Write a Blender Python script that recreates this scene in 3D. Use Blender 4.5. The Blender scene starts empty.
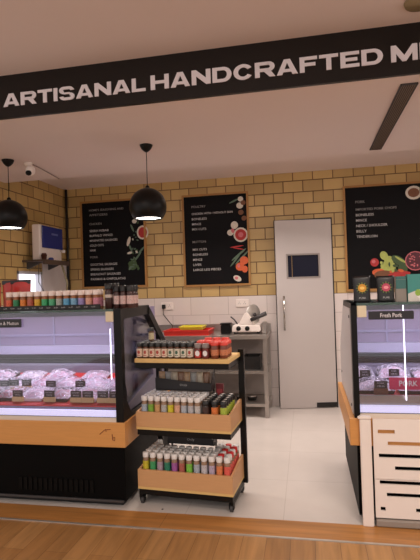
import bpy, math, random
from mathutils import Matrix, Vector
random.seed(7)
R = math.radians
S = bpy.context.scene
COL = S.collection

# ------------------------------------------------------------------ camera, world, lights, exposure
def camera():
    yaw, pitch, roll = R(11.2), R(0.7), R(1.85)
    f = Vector((-math.sin(yaw)*math.cos(pitch), math.cos(yaw)*math.cos(pitch), math.sin(pitch)))
    r = Vector((math.cos(yaw), math.sin(yaw), 0)); u = r.cross(f)
    r2 = r*math.cos(roll) - u*math.sin(roll); u2 = r*math.sin(roll) + u*math.cos(roll)
    cd = bpy.data.cameras.new('camera'); co = bpy.data.objects.new('camera', cd); COL.objects.link(co)
    m = Matrix((r2, u2, -f)).transposed().to_4x4(); m.translation = Vector((0, 0, 1.4))
    co.matrix_world = m
    cd.sensor_fit = 'VERTICAL'; cd.sensor_height = 24; cd.lens = 24*485/560
    cd.clip_start = .05
    S.camera = co
camera()
w = bpy.data.worlds.new('world'); S.world = w; w.use_nodes = True
w.node_tree.nodes['Background'].inputs[0].default_value = (1.0, .94, .90, 1)
w.node_tree.nodes['Background'].inputs[1].default_value = 1.0
S.view_settings.view_transform = 'Standard'; S.view_settings.look = 'None'
S.view_settings.gamma = 1; S.view_settings.use_curve_mapping = False
S.view_settings.exposure = 0.0

def area(name, loc, size, power, color, rot=(0, 0, 0), spread=180):
    d = bpy.data.lights.new(name, 'AREA'); d.shape = 'RECTANGLE'; d.size, d.size_y = size
    d.energy = power; d.color = color; d.spread = R(spread)
    o = bpy.data.objects.new(name, d); o.location = loc; o.rotation_euler = rot; COL.objects.link(o); return o
area('recess_fill_light', (-0.5, 4.56, 2.63), (2.6, .14), 34, (1, .90, .84), (R(-8), 0, 0), 130)  # added fill hidden in the ceiling recess, brightens back wall and floor
area('shop_ceiling_light', (1.75, 3.5, 2.48), (.5, 1.2), 26, (1, .90, .84))
area('mall_ceiling_light', (-1.0, -0.4, 2.72), (2.6, .5), 34, (1, .90, .82), (R(18), 0, 0))
area('mall_downlight', (0.95, 1.2, 2.74), (.7, .7), 26, (1, .88, .78), (R(24), 0, 0), 120)

# ------------------------------------------------------------------ materials
def lin(c):
    return tuple(((v/255)/12.92 if v/255 <= .04045 else ((v/255+.055)/1.055)**2.4) for v in c)
_m = {}
def mat(name, c, rough=.5, metal=0, noise=0, nscale=20, emit=0, alpha=1, coat=0, bump=0, spec=.5, stretch=None):
    if name in _m: return _m[name]
    m = bpy.data.materials.new(name); m.use_nodes = True; nt = m.node_tree; b = nt.nodes['Principled BSDF']
    c4 = (*lin(c), 1)
    b.inputs['Base Color'].default_value = c4
    b.inputs['Roughness'].default_value = rough; b.inputs['Metallic'].default_value = metal
    b.inputs['Coat Weight'].default_value = coat; b.inputs['Specular IOR Level'].default_value = spec
    tc = nt.nodes.new('ShaderNodeTexCoord'); mp = nt.nodes.new('ShaderNodeMapping')
    nt.links.new(tc.outputs['Object'], mp.inputs[0])
    if stretch: mp.inputs['Scale'].default_value = stretch
    n = nt.nodes.new('ShaderNodeTexNoise'); n.inputs['Scale'].default_value = nscale; n.inputs['Detail'].default_value = 4
    nt.links.new(mp.outputs[0], n.inputs['Vector'])
    amt = noise if noise else .03
    mx = nt.nodes.new('ShaderNodeMix'); mx.data_type = 'RGBA'
    mx.inputs['A'].default_value = tuple(max(0, v*(1-amt)) for v in c4[:3]) + (1,)
    mx.inputs['B'].default_value = tuple(min(1, v*(1+amt)) for v in c4[:3]) + (1,)
    nt.links.new(n.outputs['Fac'], mx.inputs['Factor']); nt.links.new(mx.outputs['Result'], b.inputs['Base Color'])
    if bump:
        bp = nt.nodes.new('ShaderNodeBump'); bp.inputs['Strength'].default_value = bump; bp.inputs['Distance'].default_value = .01
        nt.links.new(n.outputs['Fac'], bp.inputs['Height']); nt.links.new(bp.outputs[0], b.inputs['Normal'])
    if emit:
        b.inputs['Emission Color'].default_value = c4; b.inputs['Emission Strength'].default_value = emit
    if alpha < 1: b.inputs['Alpha'].default_value = alpha
    _m[name] = m; return m

def thin(name, tint, gloss=.10, rough=.03):
    """clear sheet: transparent with a fresnel-weighted gloss"""
    if name in _m: return _m[name]
    m = bpy.data.materials.new(name); m.use_nodes = True; nt = m.node_tree
    for n in list(nt.nodes):
        if n.type != 'OUTPUT_MATERIAL': nt.nodes.remove(n)
    out = [n for n in nt.nodes if n.type == 'OUTPUT_MATERIAL'][0]
    t = nt.nodes.new('ShaderNodeBsdfTransparent'); t.inputs[0].default_value = (*lin(tint), 1)
    g = nt.nodes.new('ShaderNodeBsdfGlossy'); g.inputs['Roughness'].default_value = rough
    lw = nt.nodes.new('ShaderNodeFresnel'); lw.inputs[0].default_value = 1.45
    ad = nt.nodes.new('ShaderNodeMath'); ad.operation = 'MULTIPLY_ADD'; ad.inputs[1].default_value = .9; ad.inputs[2].default_value = gloss-.04
    mx = nt.nodes.new('ShaderNodeMixShader')
    nt.links.new(lw.outputs[0], ad.inputs[0]); nt.links.new(ad.outputs[0], mx.inputs[0])
    nt.links.new(t.outputs[0], mx.inputs[1]); nt.links.new(g.outputs[0], mx.inputs[2]); nt.links.new(mx.outputs[0], out.inputs[0])
    _m[name] = m; return m

def brick_mat(name, axes, c1, c2, mortar, bw, rh, ms, rough, offset=.5, zoff=0, bump=.4, uoff=0, mott=.12, blotch=3):
    m = bpy.data.materials.new(name); m.use_nodes = True; nt = m.node_tree; b = nt.nodes['Principled BSDF']; L = nt.links.new
    g = nt.nodes.new('ShaderNodeNewGeometry'); sp = nt.nodes.new('ShaderNodeSeparateXYZ'); L(g.outputs['Position'], sp.inputs[0])
    cb = nt.nodes.new('ShaderNodeCombineXYZ')
    a1 = nt.nodes.new('ShaderNodeMath'); a1.operation = 'ADD'; a1.inputs[1].default_value = uoff+50*bw; L(sp.outputs[axes[0]], a1.inputs[0])
    a2 = nt.nodes.new('ShaderNodeMath'); a2.operation = 'ADD'; a2.inputs[1].default_value = zoff+50*rh; L(sp.outputs[axes[1]], a2.inputs[0])
    L(a1.outputs[0], cb.inputs[0]); L(a2.outputs[0], cb.inputs[1])
    bt = nt.nodes.new('ShaderNodeTexBrick'); bt.offset = offset; bt.inputs['Scale'].default_value = 1
    bt.inputs['Brick Width'].default_value = bw; bt.inputs['Row Height'].default_value = rh
    bt.inputs['Mortar Size'].default_value = ms; bt.inputs['Mortar Smooth'].default_value = .25
    bt.inputs['Color1'].default_value = (*lin(c1), 1); bt.inputs['Color2'].default_value = (*lin(c2), 1); bt.inputs['Mortar'].default_value = (*lin(mortar), 1)
    L(cb.outputs[0], bt.inputs['Vector'])
    n = nt.nodes.new('ShaderNodeTexNoise'); n.inputs['Scale'].default_value = blotch; n.inputs['Detail'].default_value = 6; L(g.outputs['Position'], n.inputs['Vector'])
    mx = nt.nodes.new('ShaderNodeMix'); mx.data_type = 'RGBA'; mx.blend_type = 'MULTIPLY'; mx.inputs['Factor'].default_value = 1
    rp = nt.nodes.new('ShaderNodeMapRange'); rp.inputs[1].default_value = .3; rp.inputs[2].default_value = .7; rp.inputs[3].default_value = 1-mott; rp.inputs[4].default_value = 1
    L(n.outputs['Fac'], rp.inputs[0]); L(bt.outputs['Color'], mx.inputs['A']); L(rp.outputs[0], mx.inputs['B']); L(mx.outputs['Result'], b.inputs['Base Color'])
    b.inputs['Roughness'].default_value = rough
    bp = nt.nodes.new('ShaderNodeBump'); bp.invert = True; bp.inputs['Strength'].default_value = bump; bp.inputs['Distance'].default_value = .006
    L(bt.outputs['Fac'], bp.inputs['Height']); L(bp.outputs[0], b.inputs['Normal'])
    return m

def plank_mat(name, axes, c1, c2, seam, bw, rh, rough):
    """wood boards running along axes[0]"""
    m = brick_mat(name, axes, c1, c2, seam, bw, rh, .0012, rough, offset=.37, bump=.15, mott=.10, blotch=2)
    nt = m.node_tree; L = nt.links.new; b = nt.nodes['Principled BSDF']
    g = [n for n in nt.nodes if n.type == 'NEW_GEOMETRY'][0]
    mp = nt.nodes.new('ShaderNodeMapping'); sc = [9, 9, 9]; sc['XYZ'.index(axes[0])] = .7; mp.inputs['Scale'].default_value = [s*3 for s in sc]
    L(g.outputs['Position'], mp.inputs[0])
    n = nt.nodes.new('ShaderNodeTexNoise'); n.inputs['Scale'].default_value = 1; n.inputs['Detail'].default_value = 5; n.inputs['Distortion'].default_value = .6; L(mp.outputs[0], n.inputs['Vector'])
    rp = nt.nodes.new('ShaderNodeMapRange'); rp.inputs[1].default_value = .3; rp.inputs[2].default_value = .7; rp.inputs[3].default_value = .72; rp.inputs[4].default_value = 1.08; L(n.outputs['Fac'], rp.inputs[0])
    old = b.inputs['Base Color'].links[0].from_socket
    mx = nt.nodes.new('ShaderNodeMix'); mx.data_type = 'RGBA'; mx.blend_type = 'MULTIPLY'; mx.inputs['Factor'].default_value = 1
    L(old, mx.inputs['A']); L(rp.outputs[0], mx.inputs['B']); L(mx.outputs['Result'], b.inputs['Base Color'])
    return m

M_brick_b = brick_mat('tan_brick_back', ('X', 'Z'), (210, 177, 116), (186, 154, 98), (116, 86, 50), .222, .1295, .006, .38, zoff=-1.27, bump=.7)
M_brick_l = brick_mat('tan_brick_left', ('Y', 'Z'), (210, 177, 116), (186, 154, 98), (116, 86, 50), .222, .1295, .006, .38, zoff=-1.27, bump=.7)
M_tile_b = brick_mat('white_tile_back', ('X', 'Z'), (226, 214, 208), (219, 207, 202), (186, 172, 165), .45, .212, .003, .25, bump=.2, mott=.03)
M_tile_l = brick_mat('white_tile_left', ('Y', 'Z'), (226, 214, 208), (219, 207, 202), (186, 172, 165), .45, .212, .003, .25, bump=.2, mott=.03)
M_floor = brick_mat('white_floor_tile', ('X', 'Y'), (213, 204, 197), (210, 201, 194), (196, 186, 178), .6, .6, .0025, .22, offset=0, uoff=.18, zoff=.1, bump=.1, mott=.08)
M_plank = plank_mat('oak_laminate', ('Y', 'X'), (184, 136, 84), (166, 118, 68), (112, 76, 42), 1.2, .13, .33)
M_thr = plank_mat('oak_threshold', ('X', 'Y'), (190, 132, 72), (180, 122, 64), (100, 64, 34), 2.4, .6, .35)
M_wood = mat('honey_oak', (212, 150, 84), .4, noise=.10, nscale=8, stretch=(1, 10, 14))
M_wood2 = mat('rack_beech', (206, 156, 108), .5, noise=.08, nscale=8, stretch=(1, 10, 14))
M_ply = mat('ply_edge', (222, 184, 118), .5, noise=.08)
M_ceil = mat('cream_ceiling_paint', (226, 208, 200), .75, noise=.02, nscale=3)
M_black = mat('satin_black', (15, 13, 12), .38, spec=.22)
M_blackm = mat('matt_black', (24, 21, 20), .6)
M_cab = mat('gloss_black_cabinet', (12, 11, 11), .5, spec=.06)
M_grey = mat('dark_grey_plastic', (62, 58, 58), .5)
M_sign = mat('sign_black', (20, 14, 12), .35, noise=.05, spec=.35)
M_text = mat('lettering_white', (226, 218, 222), .6)
M_chalk = mat('chalk_white', (196, 192, 190), .7)
M_chalk2 = mat('chalk_grey', (140, 136, 134), .7)
M_board = mat('menu_black', (17, 16, 18), .7, spec=.15)
M_fr = mat('board_frame_wood', (170, 122, 64), .5, noise=.1, stretch=(1, 8, 8))
M_white = mat('white_paint', (240, 228, 220), .4)
M_door = mat('white_door_paint', (194, 185, 181), .35, noise=.02, nscale=2)
M_steel = mat('stainless_steel', (176, 168, 162), .3, metal=.85)
M_alu = mat('aluminium', (200, 196, 190), .35, metal=.7)
M_chrome = mat('chrome', (190, 186, 180), .18, metal=1)
M_red = mat('red_mat', (190, 34, 40), .55, noise=.1)
M_lav = mat('case_lining', (146, 132, 156), .3)
M_lav2 = mat('case_lining_dark', (120, 116, 134), .4)
M_glare = mat('case_glare_band', (176, 172, 196), .35)
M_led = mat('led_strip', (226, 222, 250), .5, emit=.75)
M_glowbar = mat('glow_bar', (246, 242, 255), .5, emit=2.2)
M_bulb = mat('pendant_diffuser', (255, 248, 238), .5, emit=9)
M_glass = thin('clear_glass', (248, 248, 252), .07)
M_gtop = mat('green_edge_glass', (70, 96, 86), .1, alpha=.75)
M_film = thin('cling_film', (236, 230, 242), .18, .22)
M_pvc = thin('clear_plastic', (240, 236, 236), .12, .15)
M_day = mat('daylight_pane', (240, 244, 255), .5, emit=1.6)
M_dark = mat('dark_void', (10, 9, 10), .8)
M_beige = mat('beige_plastic', (222, 206, 176), .45)
M_card = mat('card_black', (34, 32, 38), .5)
M_cardtxt = mat('card_writing', (190, 186, 196), .7)
M_bluep = mat('blue_tinted_plastic', (52, 58, 128), .15)
M_navy = mat('navy_glass', (20, 20, 40), .35, spec=.2)

# ------------------------------------------------------------------ mesh builder
class MB:
    def __init__(s): s.v = []; s.f = []; s.mi = []; s.sm = []
    def add(s, vs, fs, mi=0, smooth=False):
        o = len(s.v); s.v += [tuple(v) for v in vs]
        for f in fs: s.f.append(tuple(i+o for i in f)); s.mi.append(mi); s.sm.append(smooth)
        return s
    def box(s, x0, x1, y0, y1, z0, z1, mi=0):
        x0, x1 = sorted((x0, x1)); y0, y1 = sorted((y0, y1)); z0, z1 = sorted((z0, z1))
        vs = [(x, y, z) for x in (x0, x1) for y in (y0, y1) for z in (z0, z1)]
        return s.add(vs, [(0, 1, 3, 2), (4, 6, 7, 5), (0, 4, 5, 1), (2, 3, 7, 6), (0, 2, 6, 4), (1, 5, 7, 3)], mi)
    def lathe(s, prof, c=(0, 0, 0), n=16, mi=0, axis='Z', smooth=True, cap=True):
        vs = []; fs = []
        for r, h in prof:
            for k in range(n):
                a = 2*math.pi*k/n; p = (r*math.cos(a), r*math.sin(a), h)
                if axis == 'Y': p = (p[0], p[2], p[1])
                if axis == 'X': p = (p[2], p[0], p[1])
                vs.append((p[0]+c[0], p[1]+c[1], p[2]+c[2]))
        for i in range(len(prof)-1):
            for k in range(n):
                q = [i*n+k, i*n+(k+1) % n, (i+1)*n+(k+1) % n, (i+1)*n+k]
                fs.append(tuple(q if axis == 'Z' or axis == 'X' else q[::-1]))
        if cap:
            fs.append(tuple(range(n))[::-1]); fs.append(tuple(range((len(prof)-1)*n, len(prof)*n)))
        return s.add(vs, fs, mi, smooth)
    def tube(s, pts, r, n=8, mi=0):
        pts = [Vector(p) for p in pts]; vs = []; fs = []
        for i, p in enumerate(pts):
            d = (pts[min(i+1, len(pts)-1)]-pts[max(i-1, 0)]).normalized()
            a = d.cross(Vector((0, 0, 1)));
            if a.length < .05: a = d.cross(Vector((1, 0, 0)))
            a.normalize(); b = d.cross(a)
            rr = r[i] if isinstance(r, (list, tuple)) else r
            for k in range(n):
                t = 2*math.pi*k/n; vs.append(p+a*math.cos(t)*rr+b*math.sin(t)*rr)
        for i in range(len(pts)-1):
            for k in range(n): fs.append((i*n+k, i*n+(k+1) % n, (i+1)*n+(k+1) % n, (i+1)*n+k))
        fs.append(tuple(range(n))); fs.append(tuple(range((len(pts)-1)*n, len(pts)*n))[::-1])
        return s.add(vs, fs, mi, True)
    def prism(s, poly, a0, a1, axis='X', mi=0):
        """extrude a 2-D polygon; axis X: poly=(y,z); axis Y: poly=(x,z); axis Z: poly=(x,y)"""
        def P(p, a): return {'X': (a, p[0], p[1]), 'Y': (p[0], a, p[1]), 'Z': (p[0], p[1], a)}[axis]
        n = len(poly); vs = [P(p, a0) for p in poly]+[P(p, a1) for p in poly]
        fs = [tuple(range(n)), tuple(range(n, 2*n))[::-1]]+[(i, (i+1) % n, n+(i+1) % n, n+i) for i in range(n)]
        return s.add(vs, fs, mi)
    def disc(s, c, rx, rz, y, mi=0, n=14, rot=0):
        vs = [(c[0]+rx*math.cos(t)*math.cos(rot)-rz*math.sin(t)*math.sin(rot), y, c[1]+rx*math.cos(t)*math.sin(rot)+rz*math.sin(t)*math.cos(rot)) for t in [2*math.pi*k/n for k in range(n)]]
        return s.add(vs, [tuple(range(n))], mi)
    def build(s, name, mats, parent=None, loc=None, rot=None, bevel=0):
        me = bpy.data.meshes.new(name); me.from_pydata(s.v, [], s.f)
        if not isinstance(mats, (list, tuple)): mats = [mats]
        for m in mats: me.materials.append(m)
        for p, mi, sm in zip(me.polygons, s.mi, s.sm): p.material_index = mi; p.use_smooth = sm
        import bmesh
        bm = bmesh.new(); bm.from_mesh(me); bmesh.ops.recalc_face_normals(bm, faces=bm.faces); bm.to_mesh(me); bm.free()
        me.update()
        o = bpy.data.objects.new(name, me); COL.objects.link(o)
        if parent: o.parent = parent
        if loc: o.location = loc
        if rot: o.rotation_euler = rot
        if bevel:
            b = o.modifiers.new('bevel', 'BEVEL'); b.width = bevel; b.segments = 2; b.limit_method = 'ANGLE'
        return o
def empty(name, loc=(0, 0, 0), rz=0, rot=None):
    o = bpy.data.objects.new(name, None); COL.objects.link(o); o.location = loc; o.rotation_euler = rot or (0, 0, rz); o.empty_display_size = .05; return o
def tag(o, label=None, cat=None, group=None, kind=None):
    if label: o['label'] = label
    if cat: o['category'] = cat
    if group: o['group'] = group
    if kind: o['kind'] = kind
    return o
def struct(o): o['kind'] = 'structure'; return o
def copy_tree(o, parent=None):
    c = o.copy(); COL.objects.link(c)
    if parent: c.parent = parent
    for ch in [x for x in COL.objects if x.parent == o]: copy_tree(ch, c)
    return c
_txt = {}
def text(s, x0, x1, z0, z1, y, m, name='lettering', parent=None, bold=0, depth=.002, rot=None, loc=None, fat=None):
    """writing in the XZ plane facing -Y, fitted into x0..x1, z0..z1"""
    cu = bpy.data.curves.new('t', 'FONT'); cu.body = s; cu.size = 1; cu.offset = bold; cu.resolution_u = 2; cu.extrude = 0
    t = bpy.data.objects.new('t', cu); COL.objects.link(t)
    dg = bpy.context.evaluated_depsgraph_get(); dg.update()
    me = bpy.data.meshes.new_from_object(t.evaluated_get(dg)); bpy.data.objects.remove(t)
    xs = [v.co.x for v in me.vertices]; ys = [v.co.y for v in me.vertices]
    a, b, c, d = min(xs), max(xs), min(ys), max(ys)
    for v in me.vertices:
        X = x0+(v.co.x-a)/(b-a)*(x1-x0); Z = z0+(v.co.y-c)/(d-c)*(z1-z0); v.co = (X, y, Z)
    if fat:
        import bmesh
        bm = bmesh.new(); bm.from_mesh(me)
        g0 = list(bm.verts)+list(bm.edges)+list(bm.faces)
        for sx, sz, sy in fat:
            g = bmesh.ops.duplicate(bm, geom=g0); vs = [e for e in g['geom'] if isinstance(e, bmesh.types.BMVert)]
            bmesh.ops.translate(bm, verts=vs, vec=(sx, sy, sz))
        bm.to_mesh(me); bm.free()
    me.materials.clear(); me.materials.append(m); me.name = name
    o = bpy.data.objects.new(name, me); COL.objects.link(o)
    if parent: o.parent = parent
    if loc: o.location = loc
    if rot: o.rotation_euler = rot
    if depth:
        so = o.modifiers.new('solid', 'SOLIDIFY'); so.thickness = depth; so.offset = 0
    return o
ORD = ['first', 'second', 'third', 'fourth', 'fifth', 'sixth', 'seventh', 'eighth', 'ninth', 'tenth', 'eleventh', 'twelfth', 'thirteenth']
ROW = ['front', 'second', 'third', 'fourth', 'fifth', 'sixth', 'seventh']

# ------------------------------------------------------------------ the room
YB = 5.60; XL = -2.93; XR = 2.6; ZT = 1.27
struct(MB().box(-4.2, 4.2, -3.5, 2.700, -.06, 0).build('floor', M_plank))
struct(MB().box(XL, 4.2, 2.905, YB+.9, -.06, 0).build('floor_tiled', M_floor)).name = 'floor.001'
struct(MB().box(-4.2, 4.2, 2.712, 2.905, -.06, .002).build('trim_1', M_thr))
struct(MB().box(-4.2, 4.2, 2.699, 2.713, -.03, .005).build('trim_2', M_alu))
# back wall with door opening
dx0, dx1, dz1 = -.345, .305, 2.125
b = MB()
for (x0, x1, z0, z1, mi) in ((XL, dx0, 0, ZT, 1), (dx1, XR, 0, ZT, 1), (XL, dx0, ZT, 2.66, 0), (dx1, XR, ZT, 2.66, 0), (dx0, dx1, dz1, 2.66, 0)):
    b.box(x0, x1, YB, YB+.1, z0, z1, mi)
struct(b.build('wall_back', [M_brick_b, M_tile_b]))
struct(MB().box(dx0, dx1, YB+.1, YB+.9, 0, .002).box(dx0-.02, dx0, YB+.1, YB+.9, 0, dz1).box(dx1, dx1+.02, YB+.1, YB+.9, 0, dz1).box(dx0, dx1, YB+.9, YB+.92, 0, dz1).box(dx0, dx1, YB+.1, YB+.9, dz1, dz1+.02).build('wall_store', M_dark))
b = MB(); b.box(dx0-.03, dx0, YB-.02, YB+.1, 0, dz1+.02); b.box(dx1, dx1+.03, YB-.02, YB+.1, 0, dz1+.02); b.box(dx0, dx1, YB-.02, YB+.1, dz1, dz1+.02)
# slim dark door frame
b = MB(); b.box(dx0, dx0+.015, YB-.012, YB+.1, 0, dz1); b.box(dx1-.012, dx1, YB-.012, YB+.1, 0, dz1); b.box(dx0, dx1, YB-.012, YB+.1, dz1-.012, dz1)
struct(b.build('trim_3', M_blackm))
# left wall with window
wy0, wy1, wz0, wz1 = 4.53, 5.02, 1.10, 1.62
b = MB()
Y0 = 2.95
b.box(XL-.12, XL, Y0, wy0, ZT, 2.66, 0); b.box(XL-.12, XL, wy1, YB+.1, ZT, 2.66, 0); b.box(XL-.12, XL, wy0, wy1, wz1, 2.66, 0)
b.box(XL-.12, XL, Y0, wy0, 0, ZT, 1); b.box(XL-.12, XL, wy1, YB+.1, 0, ZT, 1); b.box(XL-.12, XL, wy0, wy1, 0, wz0, 1)
struct(b.build('wall_left', [M_brick_l, M_tile_l]))
wn = struct(MB().box(XL-.09, XL-.07, wy0, wy1, wz0, wz1).build('window_1', M_day))
b = MB()
for (y0, y1, z0, z1) in ((wy0, wy0+.03, wz0, wz1), (wy1-.03, wy1, wz0, wz1), (wy0, wy1, wz0, wz0+.03), (wy0, wy1, wz1-.03, wz1)):
    b.box(XL-.11, XL+.004, y0, y1, z0, z1)
b.build('window_frame', mat('window_frame_white', (206, 202, 208), .4), wn)
struct(MB().box(XL, XL+.012, 5.02, YB, 1.14, 1.72).build('trim_4', mat('white_reveal', (214, 206, 206), .5)))
struct(MB().box(XR, XR+.1, 2.905, YB+.1, 0, 2.76).build('wall_right', M_white))
# ceilings
struct(MB().box(-4.2, 4.2, -1.6, 2.735, 2.765, 2.85).build('ceiling', M_ceil))
b = MB(); b.box(XL-.1, XR+.1, 2.765, 4.37, 2.5, 2.72); struct(b.build('ceiling_low', M_ceil)).name = 'ceiling.001'
struct(MB().box(XL-.1, XR+.1, 4.37, YB+.1, 2.66, 2.74).build('ceiling_high', M_ceil)).name = 'ceiling.002'
b = MB(); b.box(XL-.1, XR+.1, 4.37, YB+.1, 2.66, 2.74)

# door, ajar: hinge on the right
d = empty('door_1', (.292, 5.585, 0), rz=0); tag(d, kind='structure')
d.rotation_euler = (0, 0, R(10.5))
DW = .628
wx0, wx1, wzz0, wzz1 = -DW+.115, -.135, 1.452, 1.73
b = MB()
for (x0, x1, z0, z1) in ((-DW, wx0, .006, 2.108), (wx1, 0, .006, 2.108), (wx0, wx1, .006, wzz0), (wx0, wx1, wzz1, 2.108)): b.box(x0, x1, -.0, .04, z0, z1)
b.build('door_leaf', M_door, d)
b = MB()
for (x0, x1, z0, z1) in ((wx0, wx0+.018, wzz0, wzz1), (wx1-.018, wx1, wzz0, wzz1), (wx0+.018, wx1-.018, wzz0, wzz0+.018), (wx0+.018, wx1-.018, wzz1-.018, wzz1)): b.box(x0, x1, -.006, .045, z0, z1)
b.build('window_bead', mat('grey_bead', (150, 140, 134), .4), d)
g = MB().box(wx0+.018, wx1-.018, .012, .02, wzz0+.018, wzz1-.018).build('window_pane', M_navy, d)
MB().box(wx0+.062, wx0+.070, .006, .012, wzz0+.018, wzz1-.018).build('blind_edge', mat('blind_ochre', (120, 96, 60), .5), g)
b = MB(); b.tube([(-DW+.07, -.045, .88), (-DW+.07, -.045, 1.26)], .011, 10)
b.tube([(-DW+.07, -.045, .92), (-DW+.07, 0, .92)], .007); b.tube([(-DW+.07, -.045, 1.22), (-DW+.07, 0, 1.22)], .007)
b.build('door_handle', M_chrome, d)
MB().box(-.225, -.002, -.006, 0, .01, .062).build('dark_gap_piece', M_blackm, d)  # black plate stands in for the dark gap under the door

# dark service pipe in the corner
tag(MB().tube([(XL+.035, YB-.03, 1.0), (XL+.035, YB-.03, 2.655)], .016).build('service_pipe', M_blackm), 'dark vertical pipe running up the left corner of the brick walls', 'pipe')

# ------------------------------------------------------------------ fascia sign
sg = empty('fascia_sign', (-.6, 2.74, 2.497)); tag(sg, 'long black fascia sign with white capital lettering across the ceiling', 'sign')
MB().box(-2.6, 3.2, 0, .022, 0, .272).build('sign_board', M_sign, sg)
GW = dict(A=1.16, R=1.12, T=1.02, I=.29, S=1.06, N=1.12, L=.90, H=1.12, D=1.12, C=1.12, F=.96, E=1.0, M=1.34)
def glyph(ch, sx, sz):
    """heavy wide sans capital: a mesh of thick strokes, lower left corner at the origin"""
    w_ = GW[ch]; t = .27; u = .21; b = MB(); y0, y1 = -.006, -.0005
    def rect(x0, x1, z0, z1): b.prism([(x0*sx, z0*sz), (x1*sx, z0*sz), (x1*sx, z1*sz), (x0*sx, z1*sz)], y0, y1, 'Y')
    cnt = [0]
    def poly(ps): cnt[0] += 1; b.prism([(x*sx, z*sz) for x, z in ps], y0-.0003*(cnt[0] % 3), y1, 'Y')
    def band(cx, cz, rx, rz, a0, a1, n=14):
        for k in range(n):
            p, q = R(a0+(a1-a0)*k/n), R(a0+(a1-a0)*(k+1)/n)
            poly([(cx+math.cos(p)*rx, cz+math.sin(p)*rz), (cx+math.cos(q)*rx, cz+math.sin(q)*rz), (cx+math.cos(q)*(rx-t), cz+math.sin(q)*(rz-u)), (cx+math.cos(p)*(rx-t), cz+math.sin(p)*(rz-u))])
    if ch == 'I': rect(0, t, 0, 1)
    if ch == 'L': rect(0, t, 0, 1); rect(t, w_, 0, u)
    if ch == 'T': rect(0, w_, 1-u, 1); rect(w_/2-t/2, w_/2+t/2, 0, 1-u)
    if ch == 'H': rect(0, t, 0, 1); rect(w_-t, w_, 0, 1); rect(t, w_-t, .5-u/2, .5+u/2)
    if ch in 'EF':
        rect(0, t, 0, 1); rect(t, w_, 1-u, 1); rect(t, w_*.9, .5-u/2, .5+u/2)
        if ch == 'E': rect(t, w_, 0, u)
    if ch == 'N': rect(0, t, 0, 1); rect(w_-t, w_, 0, 1); poly([(t, 1), (t, .58), (w_-t, 0), (w_-t, .42)])
    if ch == 'M': rect(0, t*.95, 0, 1); rect(w_-t*.95, w_, 0, 1); poly([(t*.95, 1), (t*.95, .5), (w_/2-.1, 0), (w_/2, 0), (w_/2, .36)]); poly([(w_-t*.95, 1), (w_-t*.95, .5), (w_/2+.1, 0), (w_/2, 0), (w_/2, .36)])
    if ch == 'A':
        c = w_/2; poly([(0, 0), (t*1.1, 0), (c, .78), (c, 1), (c-.17, 1)]); poly([(w_, 0), (w_-t*1.1, 0), (c, .78), (c, 1), (c+.17, 1)]); rect(.27*w_, .73*w_, .17, .36)
    if ch == 'D': rect(0, t, 0, 1); rect(t, w_-.5, 0, u); rect(t, w_-.5, 1-u, 1); band(w_-.5, .5, .5, .5, -90, 90)
    if ch == 'C': band(w_/2, .5, w_/2, .52, 32, 328, 22)
    if ch == 'S':
        band(w_*.30, .74, .32, .28, 90, 270); band(w_*.68, .26, .34, .28, -90, 90)
        rect(w_*.30, w_*.62, 1.02-u, 1.02); rect(w_*.30, w_*.68, .44, .57); rect(w_*.34, w_*.68, -.02, -.02+u)
        band(w_*.62, .70, .38, .32, 8, 90, 8); band(w_*.36, .30, .38, .32, 188, 270, 8)
    if ch == 'R':
        rect(0, t, 0, 1); rect(t, w_-.38, 1-u, 1); rect(t, w_-.38, .36, .36+u); band(w_-.36, .68, .36, .32, -90, 90, 12); rect(w_-.40, w_-.35, .36, .36+u); rect(w_-.40, w_-.35, 1-u, 1)
        poly([(w_*.45, .38), (w_*.78, .42), (w_+.02, 0), (w_-.30, 0)])
    return b
for wd, x0, x1, zb, zt in (('ARTISANAL', -1.83, -.893, .070, .150), ('HANDCRAFTED', -.861, .447, .070, .1555), ('MEATS', .488, 1.09, .070, .158)):
    tot = sum(GW[c] for c in wd)+.11*(len(wd)-1); sx = (x1-x0)/tot; cx = x0+.6
    for c in wd:
        glyph(c, sx, zt-zb).build('letter', M_text, sg, loc=(cx, 0, zb)); cx += (GW[c]+.11)*sx

# linear air vent
v = empty('ceiling_vent', (.605, 3.55, 2.5)); tag(v, 'long dark slotted air vent set in the shop ceiling', 'vent')
MB().box(-.045, .045, -.67, .68, -.004, -.0005).build('vent_backing', M_blackm, v)
b = MB()
for x in (-.047, .041): b.box(x, x+.006, -.675, .685, -.010, -.0005)
for y in (-.675, .679): b.box(-.047, .047, y, y+.006, -.010, -.0005)
b.build('vent_frame', M_grey, v)
b = MB()
for k in range(-3, 4): b.box(k*.0115-.002, k*.0115+.002, -.67, .68, -.010, -.004)
b.build('vent_slat', mat('vent_bronze', (128, 108, 92), .4), v)

tag(MB().lathe([(.075, -.012), (.08, 0)], (.60, 2.53, 2.7645), 24).build('ceiling_downlight', mat('olive_diffuser', (150, 132, 98), .5)), 'small round unlit downlight on the ceiling in front of the sign', 'light')

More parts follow.
